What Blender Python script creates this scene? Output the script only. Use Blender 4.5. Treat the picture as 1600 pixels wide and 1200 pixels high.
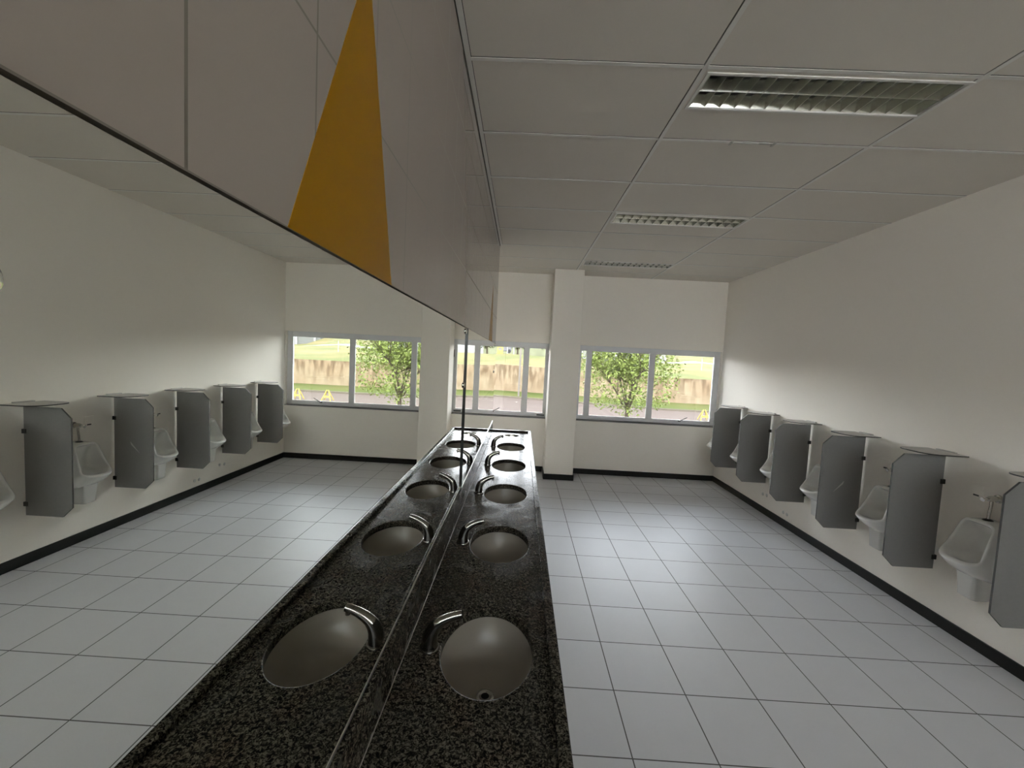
import bpy, bmesh, math, random
from mathutils import Vector, Matrix
rnd = random.Random(7)
PI = math.pi
S = bpy.context.scene
COL = S.collection
for o in list(bpy.data.objects):
    bpy.data.objects.remove(o)

# ------------------------------------------------------------------ camera
CX, CZ = 0.3298, 1.8625
YAW, PITCH, ROLL, FPX = -0.0194, -0.0635, 0.0501, 644.34
fwd = Vector((math.sin(YAW) * math.cos(PITCH), math.cos(YAW) * math.cos(PITCH), math.sin(PITCH)))
r0 = Vector((math.cos(YAW), -math.sin(YAW), 0))
u0 = r0.cross(fwd)
rt = math.cos(ROLL) * r0 + math.sin(ROLL) * u0
up = -math.sin(ROLL) * r0 + math.cos(ROLL) * u0
cd = bpy.data.cameras.new('camera')
cd.sensor_fit = 'HORIZONTAL'
cd.sensor_width = 36
cd.lens = FPX * 36 / 1600
cd.clip_start = 0.02
cd.clip_end = 900
cam = bpy.data.objects.new('camera', cd)
COL.objects.link(cam)
cam.matrix_world = Matrix(((rt.x, up.x, -fwd.x, CX), (rt.y, up.y, -fwd.y, 0), (rt.z, up.z, -fwd.z, CZ), (0, 0, 0, 1)))
S.camera = cam

# ------------------------------------------------------------------ daylight and exposure
W_ = bpy.data.worlds.new('sky')
S.world = W_
W_.use_nodes = True
nt = W_.node_tree
bg = nt.nodes['Background']
tc = nt.nodes.new('ShaderNodeTexCoord')
sx = nt.nodes.new('ShaderNodeSeparateXYZ')
cr = nt.nodes.new('ShaderNodeValToRGB')
nt.links.new(tc.outputs['Generated'], sx.inputs[0])
nt.links.new(sx.outputs['Z'], cr.inputs[0])
cr.color_ramp.elements[0].position = 0.0
cr.color_ramp.elements[0].color = (0.91, 0.95, 1.0, 1)
cr.color_ramp.elements[1].position = 0.6
cr.color_ramp.elements[1].color = (0.34, 0.39, 0.46, 1)
nt.links.new(cr.outputs[0], bg.inputs['Color'])
bg.inputs['Strength'].default_value = 22.0
sl = bpy.data.lights.new('sun', 'SUN')
sl.energy = 4.0
sl.angle = math.radians(4)
sl.color = (1.0, 0.93, 0.80)
sun = bpy.data.objects.new('sun', sl)
COL.objects.link(sun)
sun.rotation_euler = (math.radians(38), 0, math.radians(-22))   # from behind the building, high
sun.location = (0, -20, 30)
S.view_settings.view_transform = 'Standard'
S.view_settings.look = 'None'
S.view_settings.exposure = 0.58
S.view_settings.gamma = 1.0
S.view_settings.use_curve_mapping = False

# ------------------------------------------------------------------ room dimensions
W, D, H = 3.5865, 6.769, 3.2372
YN = -3.2                 # near wall behind the camera
PE = 5.16                 # end of the mirror wall
XR = -0.83                # recess wall behind the mirror wall
TX, TY, FX0, FY0 = 0.4072, 0.4043, 1.7673, 4.2742
GX0, GY0, GPX, GPY = 1.1055, 1.9977, 1.25, 0.625

# ------------------------------------------------------------------ material helpers
def mat(name, col, rough=0.6, metal=0.0, spec=0.5, noise=None, bump=None, coat=0.0):
    m = bpy.data.materials.new(name)
    m.use_nodes = True
    n = m.node_tree
    b = n.nodes['Principled BSDF']
    b.inputs['Base Color'].default_value = (*col, 1)
    b.inputs['Roughness'].default_value = rough
    b.inputs['Metallic'].default_value = metal
    b.inputs['Specular IOR Level'].default_value = spec
    b.inputs['Coat Weight'].default_value = coat
    tc = n.nodes.new('ShaderNodeTexCoord')
    if noise:
        sc, amt = noise
        t = n.nodes.new('ShaderNodeTexNoise')
        t.inputs['Scale'].default_value = sc
        t.inputs['Detail'].default_value = 5
        n.links.new(tc.outputs['Object'], t.inputs['Vector'])
        mx = n.nodes.new('ShaderNodeMix')
        mx.data_type = 'RGBA'
        mx.inputs['A'].default_value = (*[c * (1 - amt) for c in col], 1)
        mx.inputs['B'].default_value = (*[min(1, c * (1 + amt)) for c in col], 1)
        n.links.new(t.outputs['Fac'], mx.inputs['Factor'])
        n.links.new(mx.outputs['Result'], b.inputs['Base Color'])
    if bump:
        sc, st = bump
        t = n.nodes.new('ShaderNodeTexNoise')
        t.inputs['Scale'].default_value = sc
        t.inputs['Detail'].default_value = 4
        n.links.new(tc.outputs['Object'], t.inputs['Vector'])
        bp = n.nodes.new('ShaderNodeBump')
        bp.inputs['Strength'].default_value = st
        bp.inputs['Distance'].default_value = 0.002
        n.links.new(t.outputs['Fac'], bp.inputs['Height'])
        n.links.new(bp.outputs['Normal'], b.inputs['Normal'])
    return m

def line_mask(n, sock, off, pitch, half):
    """1 on grid lines at off + k*pitch, 0 elsewhere (object/world coordinates)."""
    def M(op, a, b=None):
        q = n.nodes.new('ShaderNodeMath')
        q.operation = op
        for i, v in enumerate((a, b)):
            if v is None:
                continue
            if isinstance(v, (int, float)):
                q.inputs[i].default_value = v
            else:
                n.links.new(v, q.inputs[i])
        return q.outputs[0]
    a = M('SUBTRACT', sock, off - pitch * 0.5)
    a = M('DIVIDE', a, pitch)
    a = M('FRACT', a)
    a = M('SUBTRACT', a, 0.5)
    a = M('ABSOLUTE', a)
    a = M('MULTIPLY', a, pitch)
    return M('LESS_THAN', a, half)

def grid_mat(name, col, line, ax, axoff, axp, ay, ayoff, ayp, half, rough, lrough=0.8, spec=0.5, var=0.03, bump=0.05, nsc=6.0):
    m = mat(name, col, rough, spec=spec)
    n = m.node_tree
    b = n.nodes['Principled BSDF']
    g = n.nodes.new('ShaderNodeNewGeometry')
    s = n.nodes.new('ShaderNodeSeparateXYZ')
    n.links.new(g.outputs['Position'], s.inputs[0])
    m1 = line_mask(n, s.outputs[ax], axoff, axp, half)
    m2 = line_mask(n, s.outputs[ay], ayoff, ayp, half)
    mx = n.nodes.new('ShaderNodeMath')
    mx.operation = 'MAXIMUM'
    n.links.new(m1, mx.inputs[0])
    n.links.new(m2, mx.inputs[1])
    t = n.nodes.new('ShaderNodeTexNoise')
    t.inputs['Scale'].default_value = nsc
    t.inputs['Detail'].default_value = 6
    n.links.new(g.outputs['Position'], t.inputs['Vector'])
    c1 = n.nodes.new('ShaderNodeMix')
    c1.data_type = 'RGBA'
    c1.inputs['A'].default_value = (*[c * (1 - var) for c in col], 1)
    c1.inputs['B'].default_value = (*[c * (1 + var) for c in col], 1)
    n.links.new(t.outputs['Fac'], c1.inputs['Factor'])
    c2 = n.nodes.new('ShaderNodeMix')
    c2.data_type = 'RGBA'
    n.links.new(mx.outputs[0], c2.inputs['Factor'])
    n.links.new(c1.outputs['Result'], c2.inputs['A'])
    c2.inputs['B'].default_value = (*line, 1)
    n.links.new(c2.outputs['Result'], b.inputs['Base Color'])
    r = n.nodes.new('ShaderNodeMapRange')
    n.links.new(mx.outputs[0], r.inputs['Value'])
    r.inputs['To Min'].default_value = rough
    r.inputs['To Max'].default_value = lrough
    n.links.new(r.outputs[0], b.inputs['Roughness'])
    if bump:
        t2 = n.nodes.new('ShaderNodeTexNoise')
        t2.inputs['Scale'].default_value = 3.0
        n.links.new(g.outputs['Position'], t2.inputs['Vector'])
        iv = n.nodes.new('ShaderNodeMath')
        iv.operation = 'SUBTRACT'
        n.links.new(t2.outputs['Fac'], iv.inputs[0])
        n.links.new(mx.outputs[0], iv.inputs[1])
        bp = n.nodes.new('ShaderNodeBump')
        bp.inputs['Strength'].default_value = bump
        bp.inputs['Distance'].default_value = 0.003
        n.links.new(iv.outputs[0], bp.inputs['Height'])
        n.links.new(bp.outputs['Normal'], b.inputs['Normal'])
    return m

M = {}
M['wall'] = mat('white_wall_paint', (0.87, 0.825, 0.745), 0.75, spec=0.25, bump=(140, 0.12))
M['ceil'] = mat('ceiling_panel_white', (0.70, 0.655, 0.58), 0.85, spec=0.2, bump=(220, 0.15))
M['tee'] = mat('ceiling_tee_white', (0.74, 0.72, 0.67), 0.5)
M['gap'] = mat('dark_gap', (0.05, 0.048, 0.04), 0.9)
M['floor'] = grid_mat('floor_tile', (0.53, 0.525, 0.525), (0.10, 0.095, 0.085), 'X', FX0, TX, 'Y', FY0, TY, 0.0032, 0.42, spec=0.14, bump=0.08)
M['walltile'] = grid_mat('wall_tile_gloss', (0.33, 0.285, 0.245), (0.16, 0.14, 0.11), 'Y', 0.4010, 0.2435, 'Z', 2.0255, 0.3070, 0.0022, 0.07, spec=0.5, var=0.02, bump=0.03)
M['black'] = mat('black_skirting', (0.006, 0.006, 0.006), 0.38, spec=0.3, noise=(3, 0.3))
M['yellow'] = mat('yellow_vinyl', (0.32, 0.15, 0.0), 0.38, spec=0.15, noise=(2, 0.05))
M['alu'] = mat('window_white_aluminium', (0.70, 0.70, 0.70), 0.4)
M['alubright'] = mat('aluminium_channel', (0.62, 0.60, 0.56), 0.3, metal=1.0)
M['seam'] = mat('sealant', (0.20, 0.18, 0.155), 0.6)
M['faucet'] = mat('dull_faucet_metal', (0.30, 0.29, 0.265), 0.16, metal=1.0)
M['handle'] = mat('grey_handle', (0.16, 0.15, 0.14), 0.45)
M['dark'] = mat('dark_metal', (0.05, 0.05, 0.045), 0.5, metal=0.3)
M['chrome'] = mat('chrome', (0.75, 0.75, 0.72), 0.10, metal=1.0)
M['satin'] = mat('worn_chrome', (0.55, 0.54, 0.50), 0.22, metal=1.0)
M['ceramic'] = mat('white_ceramic', (0.80, 0.79, 0.75), 0.12, coat=0.3)
M['basin'] = mat('basin_ceramic', (0.25, 0.225, 0.185), 0.35)
M['divider'] = mat('grey_laminate', (0.235, 0.232, 0.222), 0.5, spec=0.3, noise=(60, 0.06))
M['divedge'] = mat('dark_laminate_edge', (0.04, 0.04, 0.036), 0.6)
M['shelf'] = mat('grey_shelf', (0.46, 0.44, 0.40), 0.5)
M['sill'] = mat('granite_sill', (0.22, 0.21, 0.20), 0.35, noise=(120, 0.4))
M['lamp'] = mat('lamp_tube_glass', (0.78, 0.78, 0.74), 0.3)
M['louver'] = mat('louver_aluminium', (0.62, 0.63, 0.58), 0.22, metal=1.0)
M['tray'] = mat('luminaire_tray', (0.35, 0.35, 0.32), 0.3, metal=0.8)
M['hole'] = mat('black_hole', (0.004, 0.004, 0.004), 0.9)
M['mirror'] = mat('mirror_silver', (0.92, 0.935, 0.885), 0.0, metal=1.0)
M['mirredge'] = mat('mirror_edge', (0.02, 0.025, 0.02), 0.3)
M['plate'] = mat('white_plastic', (0.62, 0.61, 0.57), 0.4)

def granite():
    m = mat('polished_dark_granite', (0.05, 0.045, 0.04), 0.13, spec=0.05)
    n = m.node_tree
    b = n.nodes['Principled BSDF']
    g = n.nodes.new('ShaderNodeNewGeometry')
    t = n.nodes.new('ShaderNodeTexNoise')
    t.inputs['Scale'].default_value = 120
    t.inputs['Detail'].default_value = 3
    t.inputs['Distortion'].default_value = 1.2
    n.links.new(g.outputs['Position'], t.inputs['Vector'])
    r = n.nodes.new('ShaderNodeValToRGB')
    e = r.color_ramp.elements
    e[0].position = 0.40; e[0].color = (0.005, 0.0045, 0.0035, 1)
    e[1].position = 0.64; e[1].color = (0.125, 0.115, 0.088, 1)
    k = e.new(0.50); k.color = (0.028, 0.025, 0.019, 1)
    n.links.new(t.outputs['Fac'], r.inputs[0])
    t2 = n.nodes.new('ShaderNodeTexNoise')
    t2.inputs['Scale'].default_value = 9
    t2.inputs['Detail'].default_value = 3
    n.links.new(g.outputs['Position'], t2.inputs['Vector'])
    r2 = n.nodes.new('ShaderNodeValToRGB')
    e = r2.color_ramp.elements
    e[0].position = 0.50; e[0].color = (1, 1, 1, 1)
    e[1].position = 0.72; e[1].color = (1.10, 0.92, 0.86, 1)
    n.links.new(t2.outputs['Fac'], r2.inputs[0])
    mx = n.nodes.new('ShaderNodeMix')
    mx.data_type = 'RGBA'; mx.blend_type = 'MULTIPLY'
    mx.inputs['Factor'].default_value = 1
    n.links.new(r.outputs[0], mx.inputs['A'])
    n.links.new(r2.outputs[0], mx.inputs['B'])
    n.links.new(mx.outputs['Result'], b.inputs['Base Color'])
    # faint smears on the polish
    t3 = n.nodes.new('ShaderNodeTexNoise')
    t3.inputs['Scale'].default_value = 5
    t3.inputs['Detail'].default_value = 4
    t3.inputs['Distortion'].default_value = 2.0
    n.links.new(g.outputs['Position'], t3.inputs['Vector'])
    mr = n.nodes.new('ShaderNodeMapRange')
    mr.inputs['From Min'].default_value = 0.3
    mr.inputs['From Max'].default_value = 0.7
    mr.inputs['To Min'].default_value = 0.12
    mr.inputs['To Max'].default_value = 0.32
    n.links.new(t3.outputs['Fac'], mr.inputs['Value'])
    n.links.new(mr.outputs[0], b.inputs['Roughness'])
    return m
M['granite'] = granite()

def glass():
    m = bpy.data.materials.new('window_glass')
    m.use_nodes = True
    n = m.node_tree
    n.nodes.clear()
    out = n.nodes.new('ShaderNodeOutputMaterial')
    tr = n.nodes.new('ShaderNodeBsdfTransparent')
    tr.inputs[0].default_value = (0.95, 0.945, 0.93, 1)
    gl = n.nodes.new('ShaderNodeBsdfGlossy')
    gl.inputs['Roughness'].default_value = 0.01
    fr = n.nodes.new('ShaderNodeFresnel')
    fr.inputs['IOR'].default_value = 1.5
    mx = n.nodes.new('ShaderNodeMixShader')
    n.links.new(fr.outputs[0], mx.inputs[0])
    n.links.new(tr.outputs[0], mx.inputs[1])
    n.links.new(gl.outputs[0], mx.inputs[2])
    n.links.new(mx.outputs[0], out.inputs[0])
    return m
M['glass'] = glass()

# ------------------------------------------------------------------ mesh helpers
def obj(name, bm, m, parent=None, smooth=False, bevel=0, seg=2, angle=40):
    bmesh.ops.recalc_face_normals(bm, faces=bm.faces)
    me = bpy.data.meshes.new(name)
    bm.to_mesh(me)
    bm.free()
    for x in (m if isinstance(m, (list, tuple)) else [m]):
        me.materials.append(x)
    if smooth:
        for p in me.polygons:
            p.use_smooth = True
        me.set_sharp_from_angle(angle=math.radians(angle))
    o = bpy.data.objects.new(name, me)
    COL.objects.link(o)
    if parent:
        o.parent = parent
    if bevel:
        b = o.modifiers.new('bevel', 'BEVEL')
        b.width = bevel
        b.segments = seg
        b.limit_method = 'ANGLE'
    return o

def box(bm, x0, x1, y0, y1, z0, z1, mi=0):
    vs = [bm.verts.new((x, y, z)) for x in (x0, x1) for y in (y0, y1) for z in (z0, z1)]
    for f in ((0, 1, 3, 2), (4, 6, 7, 5), (0, 4, 5, 1), (2, 3, 7, 6), (0, 2, 6, 4), (1, 5, 7, 3)):
        bm.faces.new([vs[i] for i in f]).material_index = mi
    return vs

def loft(bm, rings, cap0=True, cap1=True, closed=True, mi=0):
    vr = [[bm.verts.new(p) for p in r] for r in rings]
    n = len(rings[0])
    for a, b in zip(vr, vr[1:]):
        for i in range(n if closed else n - 1):
            j = (i + 1) % n
            bm.faces.new((a[i], a[j], b[j], b[i])).material_index = mi
    if cap0:
        bm.faces.new(vr[0][::-1]).material_index = mi
    if cap1:
        bm.faces.new(vr[-1]).material_index = mi
    return vr

def tube(bm, pts, rad, seg=14, cap=True, flat=1.0):
    pts = [Vector(p) for p in pts]
    rad = rad if isinstance(rad, (list, tuple)) else [rad] * len(pts)
    rings = []
    prev = None
    for i, p in enumerate(pts):
        t = (pts[min(i + 1, len(pts) - 1)] - pts[max(i - 1, 0)]).normalized()
        if prev is None:
            a = Vector((0, 1, 0)) if abs(t.y) < 0.9 else Vector((1, 0, 0))
        else:
            a = prev
        a = (a - t * a.dot(t)).normalized()
        prev = a
        b = t.cross(a)
        rings.append([p + (a * math.cos(2 * PI * k / seg) + b * math.sin(2 * PI * k / seg) * flat) * rad[i] for k in range(seg)])
    loft(bm, rings, cap, cap)

def disc_ring(cx, cy, z, rx, ry, n=64):
    return [(cx + rx * math.cos(2 * PI * k / n), cy + ry * math.sin(2 * PI * k / n), z) for k in range(n)]

def prism(bm, poly, axis, a0, a1, mi=0, mside=None):
    """poly of 2-D points extruded along axis (0,1,2)."""
    def P(u, v, w):
        return {0: (w, u, v), 1: (u, w, v), 2: (u, v, w)}[axis]
    v0 = [bm.verts.new(P(u, v, a0)) for u, v in poly]
    v1 = [bm.verts.new(P(u, v, a1)) for u, v in poly]
    bm.faces.new(v0[::-1]).material_index = mi
    bm.faces.new(v1).material_index = mi
    for i in range(len(poly)):
        j = (i + 1) % len(poly)
        bm.faces.new((v0[i], v0[j], v1[j], v1[i])).material_index = mi if mside is None else mside

def empty(name, loc, label=None, cat=None, group=None):
    o = bpy.data.objects.new(name, None)
    o.location = loc
    o.empty_display_size = 0.05
    COL.objects.link(o)
    tag(o, label, cat, group)
    return o

def tag(o, label=None, cat=None, group=None, kind=None):
    if label: o['label'] = label
    if cat: o['category'] = cat
    if group: o['group'] = group
    if kind: o['kind'] = kind
    return o

def struct(name, bm, m, **k):
    o = obj(name, bm, m, **k)
    o['kind'] = 'structure'
    return o

def copy_tree(o, parent=None, loc=None):
    c = o.copy()
    COL.objects.link(c)
    if parent is not None:
        c.parent = parent
    if loc is not None:
        c.location = loc
    for ch in list(o.children):
        copy_tree(ch, c)
    return c

# ================================================================== ROOM SHELL
bm = bmesh.new()
box(bm, XR, W + 0.15, YN - 0.15, D + 0.15, -0.12, 0.0)
struct('floor', bm, M['floor'])

# ceiling: panels with openings for the luminaires
LUM = [(2.030, 2.312), (3.900, 4.182), (5.742, 6.024)]
LX0, LX1 = 1.130, 2.357
bm = bmesh.new()
def quadz(bm, x0, x1, y0, y1, z, mi=0):
    vs = [bm.verts.new(p) for p in ((x0, y0, z), (x1, y0, z), (x1, y1, z), (x0, y1, z))]
    bm.faces.new(vs).material_index = mi
ys = [YN - 0.15]
for a, b in LUM:
    ys += [a, b]
ys.append(D + 0.15)
for i in range(0, len(ys) - 1, 2):
    box(bm, XR, W + 0.15, ys[i], ys[i + 1], H, H + 0.14)
for a, b in LUM:
    box(bm, XR, LX0, a, b, H, H + 0.14)
    box(bm, LX1, W + 0.15, a, b, H, H + 0.14)
M['ceilgrid'] = grid_mat('ceiling_panels', (0.70, 0.655, 0.58), (0.16, 0.15, 0.13), 'X', GX0 - 0.012, GPX, 'Y', GY0 - 0.012, GPY, 0.0032, 0.85, spec=0.2, var=0.015, bump=0.0)
struct('ceiling', bm, M['ceilgrid'])

# suspended tee grid, one trim object per direction
bm = bmesh.new()
xs = [GX0 + GPX * k for k in range(-1, 3)]
for x in xs:
    if 0.03 < x < W - 0.02:
        box(bm, x - 0.009, x + 0.012, YN, D, H - 0.003, H + 0.002)
struct('trim_1', bm, M['tee'])
bm = bmesh.new()
for k in range(-8, 8):
    y = GY0 + GPY * k
    if y < YN + 0.05 or y > D - 0.03:
        continue
    e = [0.0] + [x for x in xs if 0.03 < x < W - 0.02] + [W]
    for a, b in zip(e, e[1:]):
        a2 = a + 0.013 if a > 0 else a
        b2 = b - 0.010 if b < W else b
        box(bm, a2, b2, y - 0.009, y + 0.012, H - 0.002, H + 0.002)
struct('trim_2', bm, M['tee'])
# perimeter angle along the mirror wall
bm = bmesh.new()
box(bm, 0.003, 0.026, YN, PE, H - 0.004, H + 0.003)
box(bm, -0.004, 0.003, YN, PE, H - 0.012, H + 0.003, 1)
box(bm, 0.026, 0.029, YN, PE, H - 0.001, H + 0.003, 1)
struct('trim_3', bm, [M['tee'], M['gap']])

# right wall, near wall, recess wall
bm = bmesh.new(); box(bm, W, W + 0.15, YN - 0.15, D + 0.15, 0, H)
struct('wall_right', bm, M['wall'])
# near wall behind the camera; unseen high strip window added for fill light
NW = (0.25, 3.35, 2.42, 3.05)
bm = bmesh.new()
box(bm, XR, NW[0], YN - 0.15, YN, 0, H)
box(bm, NW[1], W, YN - 0.15, YN, 0, H)
box(bm, NW[0], NW[1], YN - 0.15, YN, 0, NW[2])
box(bm, NW[0], NW[1], YN - 0.15, YN, NW[3], H)
struct('wall_near', bm, M['wall'])
root = empty('added_fill_window', (0, 0, 0)); root['kind'] = 'structure'
bm = bmesh.new()
for x in (NW[0], 1.26, 2.29, NW[1] - 0.05):
    box(bm, x, x + 0.05, YN - 0.11, YN - 0.06, NW[2], NW[3])
box(bm, NW[0], NW[1], YN - 0.11, YN - 0.06, NW[2], NW[2] + 0.05)
box(bm, NW[0], NW[1], YN - 0.11, YN - 0.06, NW[3] - 0.05, NW[3])
obj('window_frame', bm, M['alu'], root)
bm = bmesh.new(); box(bm, NW[0] + 0.05, NW[1] - 0.05, YN - 0.088, YN - 0.084, NW[2] + 0.05, NW[3] - 0.05)
obj('window_pane', bm, M['glass'], root)
bm = bmesh.new(); box(bm, XR - 0.15, XR, PE - 0.01, D + 0.15, 0, H)
struct('wall_recess', bm, M['wall'])

# mirror wall: painted body, glossy tiles above the mirrors
TB = 2.0255
bm = bmesh.new()
box(bm, XR, -0.010, YN - 0.15, PE, 0, H, 0)
box(bm, -0.010, -0.001, YN, PE, TB, H, 1)
struct('wall_left', bm, [M['wall'], M['walltile']])

# far wall with two window openings
w1 = (1.225, 3.572, 0.905, 2.125)
w2 = (-0.815, 0.815, 0.905, 2.125)
T = 0.15
bm = bmesh.new()
box(bm, XR, w2[0], D, D + T, 0, H)
box(bm, w2[1], w1[0], D, D + T, 0, H)
box(bm, w1[1], W, D, D + T, 0, H)
for a in (w1, w2):
    box(bm, a[0], a[1], D, D + T, 0, a[2])
    box(bm, a[0], a[1], D, D + T, a[3], H)
struct('wall_far', bm, M['wall'])

# pillar
PX0, PX1, PY = 0.775, 1.222, 6.345
bm = bmesh.new(); box(bm, PX0, PX1, PY, D, 0, H)
struct('pillar', bm, M['wall'], bevel=0.004)

# skirtings
bh = 0.088
bm = bmesh.new(); box(bm, W - 0.014, W, YN, D, 0, bh)
struct('baseboard_right', bm, M['black'], bevel=0.003)
bm = bmesh.new()
box(bm, XR, PX0, D - 0.014, D, 0, bh)
box(bm, PX1, W, D - 0.014, D, 0, bh)
struct('baseboard_far', bm, M['black'], bevel=0.003)
bm = bmesh.new()
box(bm, PX0 - 0.014, PX1 + 0.014, PY - 0.014, PY, 0, bh)
box(bm, PX0 - 0.014, PX0, PY, D - 0.014, 0, bh)
box(bm, PX1, PX1 + 0.014, PY, D - 0.014, 0, bh)
struct('baseboard_pillar', bm, M['black'])
bm = bmesh.new(); box(bm, 0, W, YN, YN + 0.014, 0, bh)
struct('baseboard_near', bm, M['black'])

# ---------------------------------------------------------------- windows
def window(name, a, mull, sliders, handles, slots=()):
    yf = D + 0.055
    fw = 0.082
    root = empty(name, (0, 0, 0))
    root['kind'] = 'structure'
    bm = bmesh.new()
    box(bm, a[0], a[0] + fw, yf, yf + 0.05, a[2], a[3])
    box(bm, a[1] - fw, a[1], yf, yf + 0.05, a[2], a[3])
    box(bm, a[0] + fw, a[1] - fw, yf, yf + 0.05, a[3] - fw, a[3])
    box(bm, a[0] + fw, a[1] - fw, yf, yf + 0.05, a[2], a[2] + 0.062)
    for x in mull:
        box(bm, x - 0.04, x + 0.04, yf + 0.002, yf + 0.048, a[2] + 0.062, a[3] - fw)
    obj('window_frame', bm, M['alu'], root, bevel=0.003)
    e = [a[0] + fw] + [v for x in mull for v in (x - 0.04, x + 0.04)] + [a[1] - fw]
    for i in range(0, len(e), 2):
        bm = bmesh.new()
        box(bm, e[i], e[i + 1], yf + 0.022, yf + 0.026, a[2] + 0.062, a[3] - fw)
        obj('window_pane', bm, M['glass'], root)
        # slim glazing bead
        bm = bmesh.new()
        x0, x1, z0, z1 = e[i], e[i + 1], a[2] + 0.062, a[3] - fw
        b = 0.008
        box(bm, x0, x0 + b, yf + 0.006, yf + 0.022, z0, z1)
        box(bm, x1 - b, x1, yf + 0.006, yf + 0.022, z0, z1)
        box(bm, x0 + b, x1 - b, yf + 0.006, yf + 0.022, z0, z0 + b)
        box(bm, x0 + b, x1 - b, yf + 0.006, yf + 0.022, z1 - b, z1)
        obj('glazing_bead', bm, M['alu'], root)
    bm = bmesh.new()
    box(bm, a[0], a[1], D - 0.018, yf + 0.06, a[2] - 0.018, a[2])
    obj('window_sill', bm, M['sill'], root, bevel=0.002)
    for hx, s in handles:
        bm = bmesh.new()
        z = a[2] + 0.055
        box(bm, hx - 0.02, hx + 0.02, yf - 0.012, yf, z - 0.014, z + 0.014)
        tube(bm, [(hx, yf - 0.008, z), (hx, yf - 0.028, z + 0.003), (hx + s * 0.03, yf - 0.034, z + 0.022), (hx + s * 0.115, yf - 0.036, z + 0.068)], [0.010, 0.010, 0.008, 0.005], 10)
        obj('window_handle', bm, M['handle'], root, smooth=True)
    for s in slots:
        bm = bmesh.new()
        box(bm, *s)
        obj('window_stay', bm, M['dark'], root)
    return root
window('window_1', w1, [1.444, 2.479], None, [(2.985, 1)])
window('window_2', w2, [-0.412, 0.412], None, [(-0.105, 1)],
       [(0.63, 0.755, D + 0.045, D + 0.055, 0.925, 0.95), (-0.755, -0.63, D + 0.045, D + 0.055, 0.925, 0.95),
        (0.772, 0.786, D + 0.045, D + 0.055, 1.83, 1.95), (-0.786, -0.772, D + 0.045, D + 0.055, 1.83, 1.95)])
# ---------------------------------------------------------------- luminaires
def luminaire(a, b, label):
    x0, x1 = LX0, LX1
    xm, ym = (x0 + x1) / 2, (a + b) / 2
    root = empty('ceiling_light', (xm, ym, H), label, 'ceiling light', 'recessed louvred ceiling lights')
    hx, hy = (x1 - x0) / 2, (b - a) / 2
    bm = bmesh.new()
    g = 0.015
    for q in ((-hx, hx, -hy, -hy + g), (-hx, hx, hy - g, hy), (-hx, -hx + g, -hy + g, hy - g), (hx - g, hx, -hy + g, hy - g)):
        box(bm, q[0], q[1], q[2], q[3], -0.006, 0.012)
    obj('rim', bm, M['tee'], root, bevel=0.001)
    bm = bmesh.new()
    t = 0.004
    box(bm, -hx + t, hx - t, -hy + t, hy - t, 0.098, 0.102)
    for q in ((-hx + t, hx - t, -hy + t, -hy + 2 * t), (-hx + t, hx - t, hy - 2 * t, hy - t), (-hx + t, -hx + 2 * t, -hy + 2 * t, hy - 2 * t), (hx - 2 * t, hx - t, -hy + 2 * t, hy - 2 * t)):
        box(bm, q[0], q[1], q[2], q[3], 0.012, 0.098)
    obj('housing', bm, M['tray'], root)
    # louvre: central spine, side reflectors and cross blades
    bm = bmesh.new()
    ix, iy = hx - 0.013, hy - 0.013
    def wedge(y, w0, w1, z0, z1):
        prism(bm, [(y - w0, z0), (y + w0, z0), (y + w1, z1), (y - w1, z1)], 0, -ix, ix)
    wedge(0, 0.0015, 0.016, 0.002, 0.055)
    for s in (-1, 1):
        prism(bm, [(s * iy, 0.002), (s * (iy - 0.002), 0.002), (s * (iy - 0.020), 0.055), (s * iy, 0.055)], 0, -ix, ix)
    n = 15
    for lane in (-1, 1):
        for k in range(0, n + 1):
            x = -ix + 0.011 + (2 * ix - 0.022) * k / n
            ya, yb = sorted((lane * 0.002, lane * (iy - 0.003)))
            # blade thin at its lower edge and wider above
            prism(bm, [(x - 0.0012, 0.002), (x + 0.0012, 0.002), (x + 0.010, 0.045), (x - 0.010, 0.045)], 1, ya, yb)
    obj('louver', bm, M['louver'], root)
    for lane in (-1, 1):
        bm = bmesh.new()
        tube(bm, [(-ix + 0.01, lane * iy * 0.5, 0.072), (ix - 0.01, lane * iy * 0.5, 0.072)], 0.013, 12)
        obj('lamp_tube', bm, M['lamp'], root, smooth=True)
luminaire(*LUM[0], 'large-looking louvred light nearest the camera in the panel ceiling, unlit')
luminaire(*LUM[1], 'middle one of the three louvred ceiling lights, unlit')
luminaire(*LUM[2], 'farthest louvred ceiling light, right by the pillar and window wall')
bm = bmesh.new()
box(bm, 1.53, 1.545, 2.605, 2.65, H - 0.007, H - 0.003)
box(bm, 1.785, 1.80, 2.605, 2.65, H - 0.007, H - 0.003)
box(bm, 1.545, 1.785, 2.622, 2.628, H - 0.007, H - 0.003)
box(bm, 1.70, 1.76, 2.612, 2.622, H - 0.008, H - 0.003)
tag(obj('ceiling_clip', bm, M['shelf']), 'small grey clip on the ceiling seam between first and second light', 'clip')

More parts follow.
